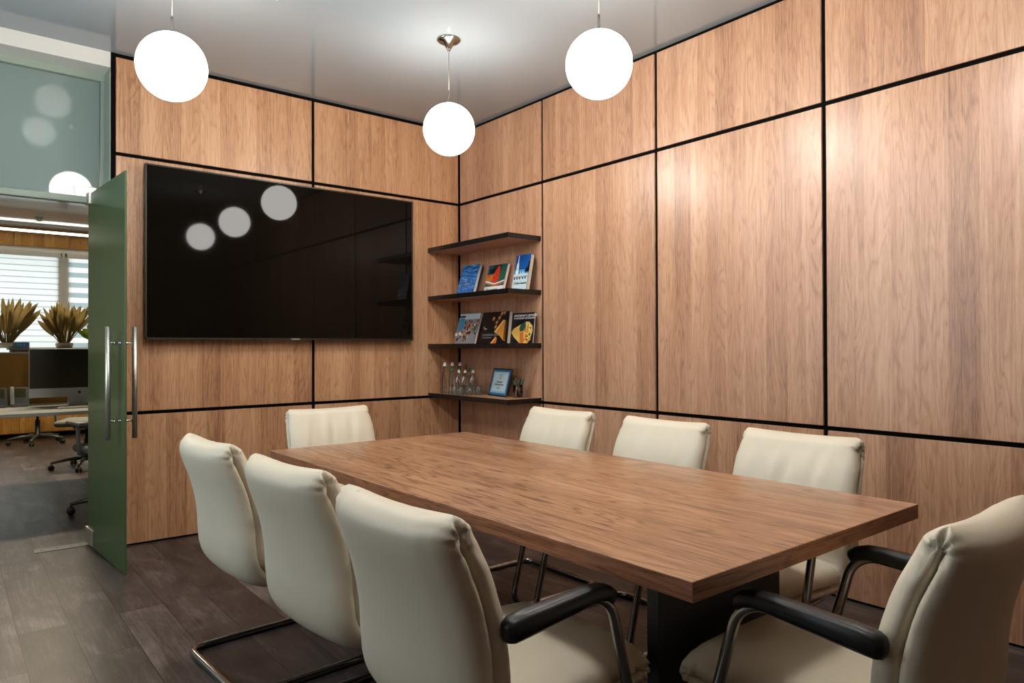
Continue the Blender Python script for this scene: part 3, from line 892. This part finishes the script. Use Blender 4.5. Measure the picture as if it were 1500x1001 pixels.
for (x, y), lb in zip([(-.272, -.318), (-.262, -.395), (-.225, -.452), (-.16, -.478)], ['clear cut tumbler in front of the first crossed bottle', 'clear cut tumbler in front of the middle crossed bottle', 'clear cut tumbler in front of the last crossed bottle', 'clear cut tumbler at the end of the bottles, facing the certificate']):
    if tum0 is None: tum0 = o = tumbler_mesh().build('tumbler', M_glasstint)
    else: o = tum0.copy(); COL.objects.link(o)
    o.location = (x, y, zb); tag(o, lb, 'glass', 'tumblers on the lowest shelf')

# ---------------------------------------------------------------- office furniture
dk = empty('office_desk', (-2.3, 2.2, 0)); tag(dk, 'pale grey double workstation desk in the office beyond the door', 'desk')
b = MB(); b.bbox(-1.4, 1.6, -.82, .8, .715, .74, .003, 1); b.build('desktop', M_deskwhite, dk)
for x in (-1.35, 1.5):
    for y in (-.7, .7):
        b = MB(); b.box(x - .025, x + .025, y - .025, y + .025, 0, .715); b.build('leg', M_silver, dk)
ds = empty('desk_screen', (-2.3, 2.48, .74)); tag(ds, 'ochre fabric privacy screen standing across the office desk', 'desk screen')
b = MB(); b.bbox(-1.35, 1.5, -.015, .015, 0.0, .43, .004, 1); b.build('fabric_panel', M_screenorange, ds)
b = MB(); b.bbox(-1.35, 1.5, -.018, .018, .43, .445, .002, 1); b.build('top_rail', M_greyplastic, ds)
pb = empty('planter_cabinet', (-2.1, 2.75, .74)); tag(pb, 'grey cabinet behind the desk screen carrying the leafy plants', 'cabinet')
b = MB(); b.bbox(-.8, .9, -.12, .14, 0, .465, .004, 1); b.build('carcass', plain('umber_laminate', rgb(96, 76, 44), .5), pb)
b = MB(); b.bbox(-.82, .92, -.14, .16, .465, .482, .003, 1); b.build('cabinet_top', M_greyplastic, pb)
dd = empty('desk_clock', (-2.815, 2.63, 1.222))
tag(dd, 'small device with a blue display on top of the planter cabinet', 'clock')
dd.location = (-2.80, 2.64, 1.222)
b = MB(); b.bbox(-.06, .06, -.015, .015, 0, .05, .003, 1); b.build('case', M_greyplastic, dd)
b = MB(); b.box(-.05, .05, -.0165, -.015, .008, .042)
for x in (-.03, -.008, .016): b.box(x, x + .012, -.018, -.0165, .016, .034, 1)
b.build('display', [C['blue'], C['skylight']], dd)
dd.location = (-2.90, 2.62, 1.222 - .045)
dd.location = (-2.83, 2.645, 1.222)

# plants
def spear(b, base, d, L_, w, mi=0, curl=.25, n=7):
    d = Vector(d).normalized(); side = d.cross(Vector((0, -1, .15))).normalized()
    vs = []; fs = []
    for k in range(n + 1):
        t = k / n
        ww = w * (math.sin(PI * min(1, t * .92 + .08)) ** .8) * (1 if t < .98 else .05)
        p = Vector(base) + d * L_ * t + Vector((0, 0, -curl * L_ * t * t)) + Vector((0, -.3 * ww, 0))
        vs += [p - side * ww, p + Vector((0, .25 * ww, 0)), p + side * ww]
    for k in range(n):
        a = 3 * k
        fs += [(a, a + 3, a + 4, a + 1), (a + 1, a + 4, a + 5, a + 2)]
    b.add(vs, fs, mi, True)
def plant(name, x, y, z, seed, mat, n, h, spread, w, label, curl=.12):
    rr = random.Random(seed)
    r = empty(name, (x, y, z)); tag(r, label, 'plant', 'plants on the planter cabinet')
    b = MB(); b.lathe([(0, 0), (.06, 0), (.07, .02), (.072, .045), (.064, .045), (.06, .035), (0, .035)], 20); b.build('pot', plain('white_ceramic_pot', rgb(220, 216, 206), .4), r)
    b = MB()
    for i in range(n):
        a = rr.uniform(0, 2 * PI); sp = rr.uniform(.05, 1) ** .8 * spread
        d = (math.cos(a) * sp, math.sin(a) * sp * .6, 1)
        L_ = h * rr.uniform(.65, 1.0)
        b0 = Vector((math.cos(a) * .03, math.sin(a) * .03, .034))
        dn = Vector(d).normalized()
        st = L_ * .32
        b.tube([b0, b0 + dn * st * 1.1], .004, 5)
        spear(b, b0 + dn * st, d, L_ - st, w * rr.uniform(.7, 1.2), 0, curl)
    b.build('foliage', mat, r)
plant('potted_plant', -2.92, 2.80, 1.222, 4, M_leaf, 46, .46, .82, .021, 'bronze leaved spiky plant standing at the end of the cabinet by the picture edge')
plant('potted_plant', -2.49, 2.80, 1.222, 9, M_leaf, 46, .46, .82, .021, 'bronze leaved spiky plant, middle of the three on the cabinet')
plant('potted_plant', -2.24, 2.76, 1.222, 6, M_leafgreen, 18, .25, 1.2, .024, 'low bright green leafy plant beside the glass door edge', .3)

# desktop computer
im = empty('desktop_computer', (-2.46, 2.12, .74)); tag(im, 'silver all-in-one desktop computer with dark screen on the office desk', 'computer')
HW = .355
b = MB(); b.bbox(-HW, HW, -.012, .014, .07, .475, .006, 2); b.build('casing', M_silver, im)
b = MB(); b.box(-HW + .003, HW - .003, -.0145, -.012, .145, .472); b.build('screen', plain('dark_olive_screen', rgb(44, 42, 26), .3), im)
b = MB(); b.bbox(-HW, HW, -.0135, -.011, .07, .146, .001, 1); b.build('chin', M_silver, im)
b = MB(); b.bbox(-.085, .085, -.05, .06, 0.001, .007, .002, 1); b.box(-.08, .08, .03, .04, .005, .12); b.build('stand', M_silver, im)
b = MB()
ap = [(math.cos(t) * (.011 + .0012 * math.cos(3 * t)), math.sin(t) * .0115) for t in [2 * PI * k / 20 for k in range(20)]]
ap = [(u - .004 * max(0, 1 - ((u - .012) ** 2 + v ** 2) / .00003), v) for u, v in ap]
b.poly([(u, -.0141, .106 + v) for u, v in ap]); b.poly([(.0, -.0141, .119), (.003, -.0141, .118), (.006, -.0141, .126), (.002, -.0141, .124)])
b.build('logo', C['black'], im)
kb = MB(); kb.bbox(-.13, .19, -.055, .055, 0, .012, .004, 1)
for i in range(4):
    for j in range(14): kb.box(-.12 + j * .0215, -.12 + j * .0215 + .018, -.046 + i * .024, -.046 + i * .024 + .019, .012, .0145)
tag(kb.build('keyboard', M_white, None, (-2.53, 1.72, .7402)), 'slim white keyboard lying on the office desk before the computer', 'keyboard')
for i, (x, lb) in enumerate([(-2.875, 'grey desk telephone with square display, closer to the computer'), (-3.02, 'grey desk telephone cut by the picture edge')]):
    if i == 0:
        r = ph0 = empty('desk_telephone', (x, 2.12, .74))
        M = Matrix.Translation((0, .04, .048)) @ Matrix.Rotation(.95, 4, 'X')
        b = MB(); b.bbox(-.065, .065, -.05, .12, 0, .02, .004, 1, 0, M); b.bbox(-.05, .05, .0, .09, 0.0005, .03, .002, 1); b.build('body', M_greyplastic, r)
        b = MB(); b.box(-.03, .045, .02, .105, .02, .0215, 0, M); b.build('display', plain('olive_lcd', rgb(86, 84, 50), .3), r)
        b = MB(); b.bbox(-.062, -.036, -.045, .115, .02, .04, .006, 2, 0, M); b.build('handset', M_silver, r)
    else:
        r = copy_tree(ph0); r.location = (x, 2.12, .74)
    tag(r, lb, 'telephone', 'desk telephones')

def make_task_chair():
    r = empty('task_chair')
    b = MB()
    b.lathe([(0, .075), (.045, .08), (.05, .11), (.03, .13), (.028, .30), (.016, .31), (.016, .41), (0, .41)], 14)
    b.build('gas_column', M_plastic, r)
    for k in range(5):
        a = 2 * PI * k / 5 + .3
        d = Vector((math.cos(a), math.sin(a), 0)); p = Vector((-d.y, d.x, 0))
        l = MB(); l.tube([d * .03 + Vector((0, 0, .105)), d * .17 + Vector((0, 0, .10)), d * .31 + Vector((0, 0, .075))], .021, 8, r2=.014)
        l.tube([d * .305 + Vector((0, 0, .08)), d * .305 + Vector((0, 0, .05))], .007, 6)
        lo = l.build('leg', plain('grey_nylon', rgb(96, 96, 92), .3, .5), r)
        c = MB()
        for s_ in (-1, 1):
            Mx = Matrix.Translation(d * .305 + p * (s_ * .016) + Vector((0, 0, .028))) @ Matrix.Rotation(a, 4, 'Z') @ Matrix.Rotation(PI / 2, 4, 'X')
            c.lathe([(0, -.009), (.022, -.009), (.028, -.004), (.028, .004), (.022, .009), (0, .009)], 14, M=Mx)
        c.build('caster', M_plastic, lo)
    b = MB(); b.bbox(-.24, .24, -.24, .24, .44, .50, .028, 3); b.bbox(-.1, .1, -.1, .1, .405, .44, .01, 1)
    b.build('seat', M_mesh, r)
    b = MB()
    vs = []; fs = []; nu, nv = 8, 8
    for i in range(nu + 1):
        for j in range(nv + 1):
            u = -1 + 2 * i / nu; v = j / nv
            vs.append((.225 * u * (1 - .15 * v), -.25 - .06 * v + .05 * u * u - .03 * math.sin(v * PI), .56 + .46 * v))
    for i in range(nu):
        for j in range(nv):
            a = i * (nv + 1) + j; fs.append((a, a + nv + 1, a + nv + 2, a + 1))
    b.add(vs, fs, 0, True); bo = b.build('backrest', M_mesh, r)
    so = bo.modifiers.new('thick', 'SOLIDIFY'); so.thickness = .018
    b = MB(); b.tube([(0, -.08, .425), (0, -.26, .44), (0, -.30, .58)], .018, 8); b.build('back_bar', M_plastic, r)
    for s_ in (-1, 1):
        b = MB(); b.tube([(s_ * .2, .0, .43), (s_ * .27, .0, .45), (s_ * .28, 0, .66)], .014, 8); b.bbox(s_ * .28 - .035, s_ * .28 + .035, -.12, .14, .66, .685, .01, 2); b.build('armrest', M_greyplastic, r)
    return r
t0 = make_task_chair()
for i, (x, y, rz, lb) in enumerate([(-2.22, 3.45, 160, 'black swivel office chair seen beneath the far side of the desk'), (-2.42, 5.95, 20, 'dark swivel office chair farther off, before the low cabinet'), (-2.33, 1.15, 12, 'dark swivel office chair at the near desk edge, mostly hidden by the glass door')]):
    o = t0 if i == 0 else copy_tree(t0)
    o.location = (x, y, 0); o.rotation_euler = (0, 0, math.radians(rz)); tag(o, lb, 'office chair', 'swivel office chairs')

cb = empty('low_cabinet', (-2.3, 7.05, 0)); tag(cb, 'low honey wood cabinet under the office windows', 'cabinet')
b = MB(); b.box(-1.5, 1.6, -.33, .3, .06, .74); b.build('carcass', M_officewood, cb)
for k in range(5):
    x = -1.5 + k * .62
    b = MB(); b.bbox(x + .004, x + .616, -.35, -.332, .07, .73, .002, 1); do = b.build('door', M_officewood, cb)
    h = MB(); h.tube([(x + .56, -.365, .60), (x + .56, -.365, .70)], .005, 8); h.build('handle', M_steel, do)
b = MB(); b.box(-1.48, 1.58, -.30, .28, 0, .06); b.build('plinth', M_black, cb)

b = MB(); b.bbox(-2.4, 2.2, -.02, .02, -.03, 0, .003, 1)
ll = empty('linear_lamp', (-2.3, 7.18, 2.90)); tag(ll, 'thin glowing linear lamp running along the office ceiling', 'lamp')
b.build('housing', M_white, ll); b2 = MB(); b2.box(-2.38, 2.18, -.024, .016, -.034, -.006); b2.build('diffuser', M_led, ll)
b3 = MB()
for x in (-2.0, 0, 2.0): b3.tube([(x, 0, 0), (x, 0, ZO - 2.90)], .003, 6)
b3.build('hanger', M_steel, ll)
sm = MB(); sm.lathe([(0, 0), (.05, 0), (.05, -.018), (.04, -.03), (.03, -.045), (0, -.05)], 24)
tag(sm.build('smoke_detector', M_white, None, (-2.37, 6.35, ZO)), 'round white smoke detector on the office ceiling', 'smoke detector')

# ---------------------------------------------------------------- lights
def area(name, loc, rot, size, size_y, power, col):
    l = bpy.data.lights.new(name, 'AREA'); l.shape = 'RECTANGLE'; l.size = size; l.size_y = size_y; l.energy = power; l.color = col
    o = bpy.data.objects.new(name, l); COL.objects.link(o); o.location = loc; o.rotation_euler = rot
    return o
area('cool_fill_left', (XL - .3, -1.45, 1.8), (0, -PI / 2, 0), 1.8, 2.2, 32, (.74, .9, 1.0))  # added cool fill outside the unseen left window, tuned for wall sheen
area('daylight_office', (-2.2, Y_OFF + .5, 1.85), (PI / 2, 0, PI), 4.0, 1.8, 85, (.93, .98, 1.0))
area('office_warm_fill', (-2.4, 3.6, ZO - .05), (0, 0, 0), 1.8, .3, 110, (1.0, .84, .6))  # added warm fill under the office ceiling, no fixture modelled there
w = bpy.data.worlds.new('daylight'); SC.world = w; w.use_nodes = True
bg = w.node_tree.nodes['Background']; bg.inputs[0].default_value = (.86, .94, 1.0, 1); bg.inputs[1].default_value = 1.2

# ---------------------------------------------------------------- camera
F_PX = 1031.0
cam_loc = Vector((-3.3657, -4.8558, 1.22)); yaw, pitch, roll = .6803, .0071, -.0033
Fv = Vector((math.sin(yaw) * math.cos(pitch), math.cos(yaw) * math.cos(pitch), math.sin(pitch)))
R0 = Vector((math.cos(yaw), -math.sin(yaw), 0)); U0 = R0.cross(Fv)
Rv = R0 * math.cos(roll) + U0 * math.sin(roll); Uv = U0 * math.cos(roll) - R0 * math.sin(roll)
cd = bpy.data.cameras.new('camera'); cd.sensor_width = 36; cd.lens = F_PX / 1500 * 36; cd.clip_start = .05
cam = bpy.data.objects.new('camera', cd); COL.objects.link(cam)
Mx = Matrix((Rv, Uv, -Fv)).transposed().to_4x4(); Mx.translation = cam_loc
cam.matrix_world = Mx
SC.camera = cam
SC.view_settings.view_transform = 'Standard'
SC.view_settings.look = 'None'
SC.view_settings.exposure = 0
SC.cycles.max_bounces = 10; SC.cycles.transmission_bounces = 10; SC.cycles.diffuse_bounces = 5
SC.cycles.caustics_reflective = False; SC.cycles.caustics_refractive = False
SC.cycles.sample_clamp_indirect = 4
